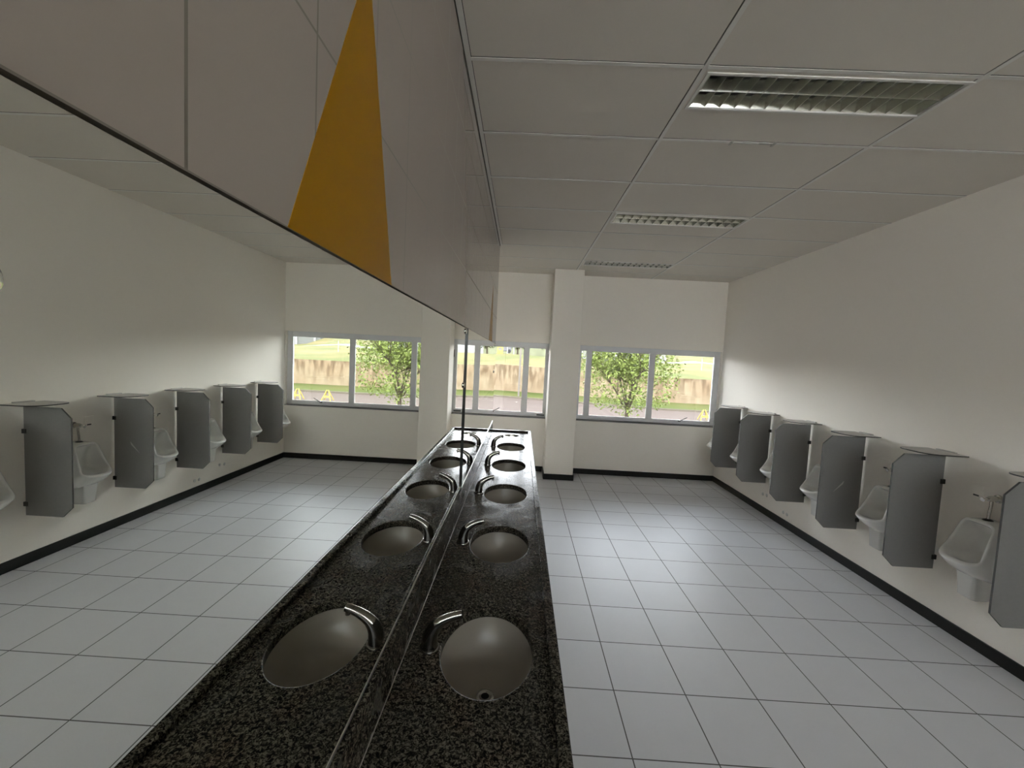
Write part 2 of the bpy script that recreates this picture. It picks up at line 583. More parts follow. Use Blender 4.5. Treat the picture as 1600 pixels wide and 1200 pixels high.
# ================================================================== MIRRORS
def mirror(y0, y1, x, z0, z1, label):
    root = empty('wall_mirror', (x, (y0 + y1) / 2, z0), label, 'mirror', 'mirrors above the washbasin counter')
    bm = bmesh.new()
    box(bm, -0.0045 - max(0, x), 0, y0 - root.location.y, y1 - root.location.y, 0, z1 - z0, 1)
    for f in bm.faces:
        if f.calc_center_median().x > -0.0001:
            f.material_index = 0
    obj('mirror_glass', bm, [M['mirror'], M['mirredge']], root)
    bm = bmesh.new()
    box(bm, -0.0045, 0.0018, y0 - root.location.y, y1 - root.location.y, -0.0045, -0.0002)
    box(bm, 0.0003, 0.0018, y0 - root.location.y, y1 - root.location.y, -0.0002, 0.0018)
    obj('bottom_channel', bm, M['alubright'], root)
    return root
MZ0, MZ1 = 1.062, 2.0215
ma = mirror(-1.2, 2.463, -0.002, MZ0, MZ1, 'long frameless mirror nearest the camera, ending at the dark joint')
mb = mirror(2.465, PE - 0.02, 0.007, MZ0, MZ1, 'farther frameless mirror between the dark joint and window wall')
def button(root, y, z):
    bm = bmesh.new()
    y -= root.location.y
    z -= root.location.z
    rings = []
    for x, r in ((0.0002, 0.016), (0.004, 0.016), (0.007, 0.014), (0.0085, 0.010), (0.009, 0.004)):
        rings.append([(x, y + r * math.cos(2 * PI * k / 24), z + r * math.sin(2 * PI * k / 24)) for k in range(24)])
    loft(bm, rings)
    obj('fixing_button', bm, M['chrome'], root, smooth=True)
button(ma, 0.2395, 1.895)
for z in (1.688, 2.003):
    button(ma, 2.405, z)
button(mb, 4.93, 1.685); button(mb, 4.93, 2.003)

# yellow stickers on the tiles
def triangle(y0, y1, ya, za, label):
    bm = bmesh.new()
    z0 = TB + 0.001
    pts = []
    prism(bm, [(y0, z0), (y1, z0), (ya, za)], 0, -0.001, -0.0002)
    o = obj('triangle_sticker', bm, M['yellow'])
    tag(o, label, 'sticker', 'yellow triangles on the tiled wall')
triangle(0.573, 1.027, 0.834, 2.611, 'large yellow triangle on the tiles above the near mirror')
triangle(4.10, 4.554, 4.361, 2.611, 'distant narrow-looking yellow triangle above the far mirror')

# ================================================================== WASHBASIN COUNTER
CT = 0.925
XO = 0.497
XI = 0.463
BCX, BRX, BRY = 0.268, 0.147, 0.205
BY = [1.277, 2.033, 2.800, 3.550, 4.303]
CY0, CY1 = -1.0, 5.165
top = empty('vanity_counter', (0.25, 2.5, 0), 'long polished dark granite washbasin counter under the mirrors', 'counter')
bm = bmesh.new()
HOLES = [(BCX, y, BRX, BRY) for y in BY] + [(0.264, 4.918, 0.098, 0.080)]
bounds = [CY0] + [(a[1] + b[1]) / 2 for a, b in zip(HOLES, HOLES[1:])] + [CY1]
bounds[-2] = 4.70
N = 64
def slab_piece(x0, x1, y0, y1, hole):
    cx, cy, rx, ry = hole
    def onrect(a):
        c, s = math.cos(a), math.sin(a)
        t = 1e9
        if abs(c) > 1e-9:
            t = min(t, ((x1 - cx) if c > 0 else (x0 - cx)) / c)
        if abs(s) > 1e-9:
            t = min(t, ((y1 - cy) if s > 0 else (y0 - cy)) / s)
        return (cx + c * t, cy + s * t)
    angs = sorted([2 * PI * k / N for k in range(N)] + [math.atan2(v - cy, u - cx) % (2 * PI) for u in (x0, x1) for v in (y0, y1)])
    def ell(a, d, z):
        # same direction on the ellipse
        c, s = math.cos(a), math.sin(a)
        t = 1 / math.sqrt((c / (rx + d)) ** 2 + (s / (ry + d)) ** 2)
        return (cx + c * t, cy + s * t, z)
    rings = [[(*onrect(a), CT) for a in angs]]
    for d, z in ((0.005, CT), (0.0025, CT - 0.0007), (0.0007, CT - 0.0025), (0, CT - 0.005), (0, CT - 0.032)):
        rings.append([ell(a, d, z) for a in angs])
    rings.append([(*onrect(a), CT - 0.032) for a in angs])
    loft(bm, rings, False, False)
for h, a, b in zip(HOLES, bounds, bounds[1:]):
    slab_piece(0.0, XI, a, b, h)
bmesh.ops.translate(bm, verts=bm.verts, vec=(-0.25, -2.5, 0))
so = obj('counter_slab', bm, M['granite'], top, smooth=True, angle=80)
for p in so.data.polygons:
    if abs(p.normal.z) > 0.999:
        p.use_smooth = False
bm = bmesh.new()
# raised rim along the front and the far end, with the drop front below it
L = lambda q: (q[0] - 0.25, q[1] - 0.25, q[2] - 2.5, q[3] - 2.5, q[4], q[5])
box(bm, *L((XI, XO, CY0, CY1, CT - 0.15, CT + 0.019)))
obj('front_rim', bm, M['granite'], top, bevel=0.006, seg=3)
bm = bmesh.new()
box(bm, *L((0.0, XO, CY1, CY1 + 0.03, CT - 0.15, CT + 0.022)))
obj('end_rim', bm, M['granite'], top, bevel=0.005, seg=3)
bm = bmesh.new()
box(bm, *L((-0.009, 0.013, CY0, CY1, CT - 0.032, 1.056)))
obj('backsplash', bm, M['granite'], top, bevel=0.002)
bm = bmesh.new()
prism(bm, [(0.0128 - 0.25, CT), (0.0150 - 0.25, CT), (0.0128 - 0.25, CT + 0.002)], 1, CY0 - 2.5, CY1 - 2.5)
obj('sealant_seam', bm, M['seam'], top)
# wall brackets carrying the counter
for y in (-0.4, 1.67, 3.2, 4.75):
    bm = bmesh.new()
    prism(bm, [(0.0 - 0.25, 0.60), (0.03 - 0.25, 0.60), (0.42 - 0.25, CT - 0.06), (0.42 - 0.25, CT - 0.034), (-0.25, CT - 0.034)], 1, y - 0.02 - 2.5, y + 0.02 - 2.5)
    obj('bracket', bm, M['granite'], top)

# basins
names = ['nearest the camera', 'second from the camera', 'third, in the middle of the row', 'fourth from the camera', 'fifth, last before the waste hole']
def make_basin():
    root = empty('sink_basin', (BCX, BY[0], CT - 0.174))
    bm = bmesh.new()
    prof = [(1.12, 0.141), (1.12, 0.137), (1.0, 0.137), (0.985, 0.125), (0.95, 0.10), (0.88, 0.065), (0.76, 0.035), (0.58, 0.017), (0.35, 0.009), (0.12, 0.006)]
    rings = [disc_ring(0, 0, z, (BRX + 0.006) * s, (BRY + 0.006) * s) for s, z in prof]
    inner = rings[1:]
    outer = [disc_ring(0, 0, z - 0.010, (BRX + 0.006) * s + 0.008, (BRY + 0.006) * s + 0.008) for s, z in prof[3:]]
    loft(bm, [rings[0]] + inner, False, True)
    vr = loft(bm, outer, False, True)
    obj('bowl', bm, M['basin'], root, smooth=True, angle=60)
    bm = bmesh.new()
    loft(bm, [disc_ring(0, 0, z, r, r, 32) for r, z in ((0.030, 0.0063), (0.030, 0.0085), (0.026, 0.0095), (0.016, 0.0085), (0.0125, 0.0065), (0.0125, 0.0062))], False, False)
    dr = obj('drain', bm, M['satin'], root, smooth=True)
    bm = bmesh.new()
    bmesh.ops.create_circle(bm, cap_ends=True, radius=0.0128, segments=24, matrix=Matrix.Translation((0, 0, 0.0075)))
    obj('drain_hole', bm, M['hole'], dr)
    return root
b0 = make_basin()
for i, y in enumerate(BY):
    r = b0 if i == 0 else copy_tree(b0, None, (BCX, y, CT - 0.174))
    tag(r, 'round pale washbasin set under the granite counter, ' + names[i], 'sink', 'washbasins in the granite counter')

# faucets
def make_faucet():
    root = empty('faucet', (0.084, BY[0] - 0.020, CT))
    bm = bmesh.new()
    ctl = [(0.000, 0.0, 0.0265), (0.000, 0.020, 0.0255), (0.003, 0.043, 0.0235), (0.011, 0.061, 0.0215), (0.023, 0.076, 0.0190), (0.040, 0.089, 0.0168), (0.060, 0.100, 0.0150), (0.080, 0.108, 0.0138), (0.101, 0.114, 0.0130)]
    tube(bm, [(x, 0, z + 0.004) for x, z, r in ctl], [r for _, _, r in ctl], 24)
    obj('spout', bm, M['faucet'], root, smooth=True, angle=50)
    bm = bmesh.new()
    loft(bm, [disc_ring(0, 0, z, r, r, 28) for r, z in ((0.0325, 0.0005), (0.0325, 0.003), (0.031, 0.006), (0.0262, 0.0075))], True, True)
    obj('base_ring', bm, M['faucet'], root, smooth=True)
    bm = bmesh.new()
    loft(bm, [disc_ring(0.094, 0, z, r, r, 20) for r, z in ((0.007, 0.093), (0.008, 0.095), (0.008, 0.105))], True, True)
    obj('aerator', bm, M['chrome'], root, smooth=True)
    return root
f0 = make_faucet()
fn = ['beside the basin nearest the camera', 'beside the second basin from the camera', 'beside the middle basin', 'beside the fourth basin from the camera', 'beside the farthest full-size basin']
for i, y in enumerate(BY):
    r = f0 if i == 0 else copy_tree(f0, None, (0.084, y - 0.020, CT))
    tag(r, 'curved metal deck faucet ' + fn[i], 'faucet', 'curved faucets along the counter')
# waste hole
root = empty('waste_chute', (0.264, 4.918, CT), 'small dark waste opening at the far end of the granite counter', 'waste chute')
bm = bmesh.new()
loft(bm, [disc_ring(0, 0, z, 0.098 + d, 0.082 + d, 40) for d, z in ((0.003, 0.0004), (0.003, 0.002), (-0.004, 0.003), (-0.006, 0.0), (-0.006, -0.10))], False, False)
obj('chute_sleeve', bm, M['satin'], root, smooth=True)
bm = bmesh.new()
loft(bm, [disc_ring(0, 0, z, 0.091, 0.075, 40) for z in (-0.104, -0.10)], True, True)
obj('chute_bottom', bm, M['hole'], root)

# ================================================================== URINALS
def make_urinal():
    """origin on the wall at floor level; u = distance out from the wall (world -x)."""
    root = empty('urinal', (W, 0, 0))
    n = 48
    half = [(0.0, 0.284, 0.640), (0.045, 0.281, 0.641), (0.085, 0.264, 0.646), (0.112, 0.240, 0.656), (0.130, 0.212, 0.674), (0.127, 0.190, 0.712), (0.119, 0.165, 0.770), (0.111, 0.141, 0.832), (0.104, 0.123, 0.880), (0.092, 0.112, 0.907), (0.068, 0.107, 0.918), (0.0, 0.105, 0.921)]
    full = [Vector((-u, y, z)) for y, u, z in half] + [Vector((-u, -y, z)) for y, u, z in half[-2:0:-1]]
    def closed(t):
        m_ = len(full)
        L_ = [0.0]
        for a_ in range(m_):
            L_.append(L_[-1] + (full[(a_ + 1) % m_] - full[a_]).length)
        q_ = (t % 1.0) * L_[-1]
        a_ = max(0, min(m_ - 1, sum(1 for v in L_[1:] if v <= q_)))
        f_ = (q_ - L_[a_]) / (L_[a_ + 1] - L_[a_])
        p0, p1, p2, p3 = (full[(a_ + d_) % m_] for d_ in (-1, 0, 1, 2))
        return 0.5 * ((2 * p1) + (p2 - p0) * f_ + (2 * p0 - 5 * p1 + 4 * p2 - p3) * f_ ** 2 + (3 * p1 - p0 - 3 * p2 + p3) * f_ ** 3)
    cen = Vector((-0.195, 0, 0.765))
    def rim(t, inset=0.0, push=0.0):
        p_ = closed(t)
        d_ = cen - p_
        p_ = p_ + d_ * (inset / max(0.05, d_.length))
        return p_ + Vector((push, 0, 0))
    def wallring(t):
        a = 2 * PI * t
        s = (1 - math.cos(a)) / 2
        y = (0.13 + 0.015 * (1 - s)) * math.copysign(abs(math.sin(a)) ** 0.6, math.sin(a))
        return Vector((-0.0, y, 0.505 + 0.425 * s))
    def ring(f):
        return [f(k / n) for k in range(n)]
    bm = bmesh.new()
    O = ring(lambda t: rim(t))
    Wr = ring(wallring)
    rings = []
    def bez(a, c, b, q):
        return a * (1 - q) ** 2 + c * 2 * q * (1 - q) + b * q * q
    for q in (1.0, 0.8, 0.6, 0.42, 0.27, 0.14, 0.05, 0.0):
        rr = []
        for k in range(n):
            o, w = O[k], Wr[k]
            low = max(0, math.cos(2 * PI * k / n))
            c = Vector((o.x * (0.85 - 0.15 * low), (o.y * 0.45 + w.y * 0.55) * 1.03, w.z * (0.85) + o.z * 0.15 + 0.005))
            rr.append(bez(o, c, w, q))
        rings.append(rr)
    rings.append(ring(lambda t: rim(t, 0.006, -0.003)))
    rings.append(ring(lambda t: rim(t, 0.015, -0.001)))
    rings.append(ring(lambda t: rim(t, 0.020, 0.006)))
    I = ring(lambda t: rim(t, 0.024, 0.015))
    rings.append(I)
    # cavity
    ctr = Vector((-0.06, 0, 0.70))
    for sc, dep in ((0.97, 0.30), (0.90, 0.55), (0.78, 0.78), (0.60, 0.93), (0.35, 1.0), (0.10, 1.0)):
        rr = []
        for p in I:
            z = ctr.z + (p.z - ctr.z) * sc
            y = p.y * sc
            x = p.x + (-0.030 - p.x) * dep
            low = max(0, (0.70 - p.z) / 0.06)
            z -= 0.05 * min(1, low) * (1 - abs(2 * dep - 1)) * 1.2
            rr.append(Vector((x, y, z)))
        rings.append(rr)
    loft(bm, rings, True, True)
    obj('bowl', bm, M['ceramic'], root, smooth=True, angle=60)
    bm = bmesh.new()
    def rsec(z, u0, u1, hw, r=0.02):
        pts = []
        for cx, cy, a0 in ((-(u0 + r), hw - r, 0), (-(u1 - r), hw - r, 90), (-(u1 - r), -(hw - r), 180), (-(u0 + r), -(hw - r), 270)):
            for k in range(5):
                a = math.radians(a0 + 22.5 * k)
                pts.append((cx + r * math.cos(a), cy + r * math.sin(a), z))
        return pts
    loft(bm, [rsec(0.385, 0.03, 0.140, 0.046), rsec(0.392, 0.02, 0.152, 0.054), rsec(0.47, 0.005, 0.158, 0.056), rsec(0.56, 0.003, 0.165, 0.066)])
    obj('trap_housing', bm, M['ceramic'], root, smooth=True)
    # flush valve
    v = None
    bm = bmesh.new()
    tube(bm, [(0, 0, 1.078), (-0.012, 0, 1.078), (-0.013, 0, 1.078), (-0.040, 0, 1.078), (-0.060, 0, 1.076), (-0.075, 0, 1.074)], [0.028, 0.026, 0.017, 0.019, 0.019, 0.014], 20)
    v = obj('flush_valve', bm, M['satin'], root, smooth=True)
    bm = bmesh.new()
    tube(bm, [(-0.075, 0, 1.074), (-0.100, 0, 1.072), (-0.108, 0, 1.0715), (-0.112, 0, 1.071)], [0.009, 0.009, 0.016, 0.012], 16)
    obj('push_button', bm, M['chrome'], v, smooth=True)
    bm = bmesh.new()
    tube(bm, [(-0.045, 0, 1.072), (-0.046, 0, 1.03), (-0.052, 0, 0.98), (-0.055, 0, 0.93)], [0.010, 0.009, 0.009, 0.009], 14)
    obj('supply_pipe', bm, M['satin'], v, smooth=True)
    bm = bmesh.new()
    loft(bm, [disc_ring(-0.055, 0, z, r, r, 24) for r, z in ((0.034, 0.914), (0.032, 0.925), (0.022, 0.934), (0.010, 0.940))])
    obj('inlet_flange', bm, M['dark'], v, smooth=True)
    return root
UY = [2.793 + 0.726 * k for k in range(6)]
un = ['nearest the camera, beside the nearest grey divider', 'second from the camera, between two grey dividers', 'third from the camera, mostly hidden by dividers', 'fourth from the camera, its bowl tip beside a divider', 'fifth from the camera, its bowl tip beside a divider', 'last in the row, tucked in the window corner']
U0 = make_urinal()
for i, y in enumerate(UY):
    r = U0 if i == 0 else copy_tree(U0)
    r.location = (W, y, 0)
    tag(r, 'white ceramic wall urinal ' + un[i], 'urinal', 'urinals along the right wall')

# dividers and the small shelves over them
def make_divider():
    root = empty('urinal_divider', (W, 0, 0))
    bm = bmesh.new()
    z0, z1, u0, u1, c = 0.408, 1.288, 0.014, 0.396, 0.080
    prism(bm, [(-u0, z0), (-u0, z1), (-(u1 - c), z1), (-u1, z1 - c), (-u1, z0 + c), (-(u1 - c), z0)], 1, -0.006, 0.006, 0, 1)
    obj('panel', bm, [M['divider'], M['divedge']], root)
    for z in (1.09, 0.50):
        bm = bmesh.new()
        box(bm, -0.034, 0, -0.012, 0.012, z - 0.018, z + 0.018)
        obj('wall_clip', bm, M['dark'], root, bevel=0.002)
    return root
def make_shelf():
    bm = bmesh.new()
    pts = [(0.0, 0.152)]
    R = 0.10
    d, hw = 0.275, 0.148
    for a in range(90, 181, 15):
        pts.append((-(d - R) + R * math.cos(math.radians(a)), hw - R + R * math.sin(math.radians(a))))
    for a in range(180, 271, 15):
        pts.append((-(d - R) + R * math.cos(math.radians(a)), -(hw - R) + R * math.sin(math.radians(a))))
    pts.append((0.0, -0.152))
    prism(bm, pts, 2, 1.310, 1.318, 0, 1)
    box(bm, -0.02, 0, -0.07, 0.07, 1.318, 1.328)
    box(bm, -0.016, 0, -0.05, 0.05, 1.296, 1.310)
    return obj('utility_shelf', bm, [M['shelf'], M['divedge']])
DY = [2.430 + 0.726 * k for k in range(6)]
dn = ['cut off by the right edge of the photo', 'second from the camera, first one fully in view', 'third from the camera with a pale scratch', 'fourth from the camera', 'fifth from the camera', 'farthest, closest to the window wall']
D0 = make_divider()
S0 = make_shelf()
for i, y in enumerate(DY):
    r = D0 if i == 0 else copy_tree(D0)
    r.location = (W, y, 0)
    tag(r, 'grey urinal divider with clipped corners, ' + dn[i], 'divider', 'grey dividers between the urinals')
    s = S0 if i == 0 else copy_tree(S0)
    s.location = (W, y, 0)
    tag(s, 'thin rounded grey shelf above the divider, ' + ['the one at the right edge of the photo', 'second from the camera', 'third from the camera', 'fourth from the camera', 'fifth from the camera', 'closest to the window wall'][i], 'shelf', 'small shelves above the dividers')
    if i == 2:
        bm = bmesh.new()
        prism(bm, [(-0.265, 0.755), (-0.175, 0.865), (-0.172, 0.863), (-0.180, 0.835)], 1, -0.0065, -0.006)
        obj('scratch', bm, M['shelf'], r)

# small blanking plates on the wall over the urinals
P0 = None
for i, y in enumerate(UY[:3]):
    bm = bmesh.new()
    r = empty('wall_plate', (W, y + 0.135, 1.095), 'small white blanking plate on the wall over the ' + ['urinal nearest the camera', 'second urinal from the camera', 'third urinal from the camera'][i], 'plate', 'blanking plates over the urinals')
    box(bm, -0.003, 0, -0.042, 0.042, -0.042, 0.042)
    obj('plate', bm, M['wall'], r, bevel=0.001)
    bm = bmesh.new()
    box(bm, -0.005, -0.003, -0.018, 0.018, -0.040, -0.029)
    obj('slot', bm, M['dark'], r)
# capped pipe stubs low on the right wall (seen in the mirror)
for y, z, l in ((5.30, 0.255, 'small white cap low on the right wall, the farther upper one of four'), (5.385, 0.245, 'small white cap low on the right wall, nearest the window of four'), (4.88, 0.165, 'small white cap just over the black skirting, nearer the camera'), (4.95, 0.165, 'small white cap just over the black skirting, farther from camera')):
    bm = bmesh.new()
    rings = [[(W - x, y + r * math.cos(2 * PI * k / 20), z + r * math.sin(2 * PI * k / 20)) for k in range(20)] for x, r in ((0, 0.020), (0.004, 0.020), (0.007, 0.016))]
    loft(bm, rings)
    tag(obj('round_outlet', bm, M['plate'], smooth=True), l, 'outlet', 'capped outlets low on the wall')

# ================================================================== OUTSIDE
GZ = -1.75
def curb(x):      # y of the far kerb
    return 36.9 - 0.30 * x if x < 12 else 33.3
def wally(x):
    return 40.8 - 0.24 * x if x < 14.5 else 37.32
def wallbase(x):
    return -1.45
def walltop(x):
    return 1.12 - 0.024 * max(-10, min(x, 14.5))
M['asphalt'] = mat('asphalt_road', (0.052, 0.039, 0.032), 0.9, spec=0.04, noise=(0.6, 0.10))
M['kerb'] = mat('kerb_concrete', (0.0593, 0.0499, 0.0370), 0.9, spec=0.04, noise=(2, 0.15))
M['stone'] = mat('white_painted_wall', (0.1488, 0.1462, 0.1393), 0.8, spec=0.04, noise=(1, 0.04))
M['wood'] = mat('tree_bark', (0.0344, 0.0275, 0.0189), 0.9, spec=0.04, noise=(14, 0.4))
M['leaf'] = mat('green_leaf', (0.070, 0.088, 0.020), 0.6, spec=0.1, noise=(1.6, 0.35))
M['leaf2'] = mat('dark_green_leaf', (0.0249, 0.0292, 0.0112), 0.7, spec=0.04, noise=(1.2, 0.4))
M['pole'] = mat('concrete_pole', (0.0843, 0.0740, 0.0619), 0.9, spec=0.04)
M['ypaint'] = mat('yellow_paint', (0.20, 0.155, 0.035), 0.5, spec=0.04)
M['truck'] = mat('dark_vehicle', (0.0258, 0.0258, 0.0275), 0.4)
def grassmat(name, c1, c2, c3):
    m = mat(name, c1, 0.95, spec=0.03)
    n = m.node_tree
    g = n.nodes.new('ShaderNodeNewGeometry')
    mp = n.nodes.new('ShaderNodeMapping')
    mp.inputs['Scale'].default_value = (0.1032, 0.1892, 0.5160)
    t = n.nodes.new('ShaderNodeTexNoise')
    t.inputs['Scale'].default_value = 1.5
    t.inputs['Detail'].default_value = 7
    r = n.nodes.new('ShaderNodeValToRGB')
    e = r.color_ramp.elements
    e[0].position = 0.38; e[0].color = (*c1, 1)
    e[1].position = 0.66; e[1].color = (*c3, 1)
    k = e.new(0.52); k.color = (*c2, 1)
    n.links.new(g.outputs['Position'], mp.inputs[0])
    n.links.new(mp.outputs[0], t.inputs[0])
    n.links.new(t.outputs['Fac'], r.inputs[0])
    n.links.new(r.outputs[0], n.nodes['Principled BSDF'].inputs['Base Color'])
    return m
M['grass'] = grassmat('verge_grass', (0.0344, 0.0413, 0.0120), (0.0413, 0.0464, 0.0138), (0.0542, 0.0507, 0.0189))
M['lawn'] = grassmat('dry_lawn', (0.046, 0.050, 0.015), (0.066, 0.058, 0.021), (0.092, 0.068, 0.032))
def add_path(m):
    n = m.node_tree
    b = n.nodes['Principled BSDF']
    src = b.inputs['Base Color'].links[0].from_socket
    g = n.nodes.new('ShaderNodeNewGeometry')
    s = n.nodes.new('ShaderNodeSeparateXYZ')
    n.links.new(g.outputs['Position'], s.inputs[0])
    def MM(op, a, b_):
        q = n.nodes.new('ShaderNodeMath'); q.operation = op
        for i_, v in enumerate((a, b_)):
            if isinstance(v, (int, float)): q.inputs[i_].default_value = v
            else: n.links.new(v, q.inputs[i_])
        return q.outputs[0]
    w = MM('MULTIPLY', MM('SINE', MM('MULTIPLY', s.outputs['X'], 0.11), 0), 1.5)
    d = MM('ABSOLUTE', MM('SUBTRACT', MM('ADD', s.outputs['Y'], w), 61.0), 0)
    band = MM('MULTIPLY', MM('LESS_THAN', d, 1.8), MM('GREATER_THAN', s.outputs['X'], 14.0))
    mx = n.nodes.new('ShaderNodeMix'); mx.data_type = 'RGBA'
    n.links.new(band, mx.inputs['Factor'])
    n.links.new(src, mx.inputs['A'])
    mx.inputs['B'].default_value = (0.16, 0.145, 0.125, 1)
    n.links.new(mx.outputs['Result'], b.inputs['Base Color'])
add_path(M['lawn'])
def concretewall():
    m = mat('stained_concrete', (0.5, 0.4, 0.28), 0.95, spec=0.03)
    n = m.node_tree
    g = n.nodes.new('ShaderNodeNewGeometry')
    def noise(sc, vec, det=5):
        mp = n.nodes.new('ShaderNodeMapping')
        mp.inputs['Scale'].default_value = vec
        t = n.nodes.new('ShaderNodeTexNoise')
        t.inputs['Scale'].default_value = sc
        t.inputs['Detail'].default_value = det
        n.links.new(g.outputs['Position'], mp.inputs[0])
        n.links.new(mp.outputs[0], t.inputs[0])
        return t.outputs['Fac']
    r = n.nodes.new('ShaderNodeValToRGB')
    e = r.color_ramp.elements
    e[0].position = 0.35; e[0].color = (0.100, 0.072, 0.045, 1)
    e[1].position = 0.62; e[1].color = (0.122, 0.096, 0.063, 1)
    n.links.new(noise(0.6, (1, 1, 1)), r.inputs[0])
    # dark runs coming down from the coping
    r2 = n.nodes.new('ShaderNodeValToRGB')
    e = r2.color_ramp.elements
    e[0].position = 0.44; e[0].color = (1, 1, 1, 1)
    e[1].position = 0.60; e[1].color = (0.50, 0.46, 0.43, 1)
    n.links.new(noise(3.2, (1, 1, 0.28)), r2.inputs[0])
    mx = n.nodes.new('ShaderNodeMix'); mx.data_type = 'RGBA'; mx.blend_type = 'MULTIPLY'
    s = n.nodes.new('ShaderNodeSeparateXYZ')
    n.links.new(g.outputs['Position'], s.inputs[0])
    mr = n.nodes.new('ShaderNodeMapRange')
    mr.inputs['From Min'].default_value = -1.4
    mr.inputs['From Max'].default_value = 0.6
    mr.inputs['To Min'].default_value = 0.15
    mr.inputs['To Max'].default_value = 1.0
    n.links.new(s.outputs['Z'], mr.inputs['Value'])
    n.links.new(mr.outputs[0], mx.inputs['Factor'])
    n.links.new(r.outputs[0], mx.inputs['A'])
    n.links.new(r2.outputs[0], mx.inputs['B'])
    n.links.new(mx.outputs['Result'], n.nodes['Principled BSDF'].inputs['Base Color'])
    return m
M['cwall'] = concretewall()

XA = [-60, -30, -15, -8, -2, 4, 8, 12, 14.5, 17, 20, 23, 26, 30, 34, 38, 42, 47, 52, 60, 90]
def strip(rows):
    bm = bmesh.new()
    vr = [[bm.verts.new((x, fy(x), fz(x))) for x in XA] for fy, fz in rows]
    for a, b in zip(vr, vr[1:]):
        for i in range(len(XA) - 1):
            bm.faces.new((a[i], a[i + 1], b[i + 1], b[i]))
    return bm
tag(struct('road', strip([(lambda x: D + 0.3, lambda x: GZ), (lambda x: curb(x), lambda x: GZ)]), M['asphalt']))
struct('kerb', strip([(lambda x: curb(x), lambda x: GZ), (lambda x: curb(x), lambda x: GZ + 0.13), (lambda x: curb(x) + 0.25, lambda x: GZ + 0.14)]), M['kerb'])
struct('grass_verge', strip([(lambda x: curb(x) + 0.25, lambda x: GZ + 0.14), (lambda x: wally(x) + 0.05, wallbase)]), M['grass'])
struct('retaining_wall', strip([(lambda x: wally(x), lambda x: wallbase(x) - 0.2), (wally, walltop), (lambda x: wally(x) + 0.12, walltop), (lambda x: wally(x) + 0.12, lambda x: wallbase(x) - 0.2)]), M['cwall'])
def hill(x, d):   # lawn height behind the wall at distance d
    m_ = x / (wally(x) + d)
    g = max(0, min(1, (m_ - 0.34) / 0.04)) * max(0, min(1, (0.50 - m_) / 0.05))
    return walltop(x) - 0.01 + 0.065 * min(d, 20) + g * (0.013 * min(d, 20) + 0.075 * max(0, d - 20))

bm = bmesh.new()
ds = [0.12, 3, 7, 12, 16, 20, 26, 32, 40, 50, 70, 95]
vr = [[bm.verts.new((x, wally(x) + d, hill(x, min(d, 70)) + (0.08 * math.sin(x * 0.7 + d) if d > 10 else 0))) for x in XA] for d in ds]
for a, b in zip(vr, vr[1:]):
    for i in range(len(XA) - 1):
        bm.faces.new((a[i], a[i + 1], b[i + 1], b[i]))
struct('lawn_hill', bm, M['lawn'], smooth=True)
# foundation of the building below the window wall
bm = bmesh.new(); box(bm, -8, 8, D + 0.15, D + 0.3, GZ, -0.02)
struct('foundation', bm, M['stone'])
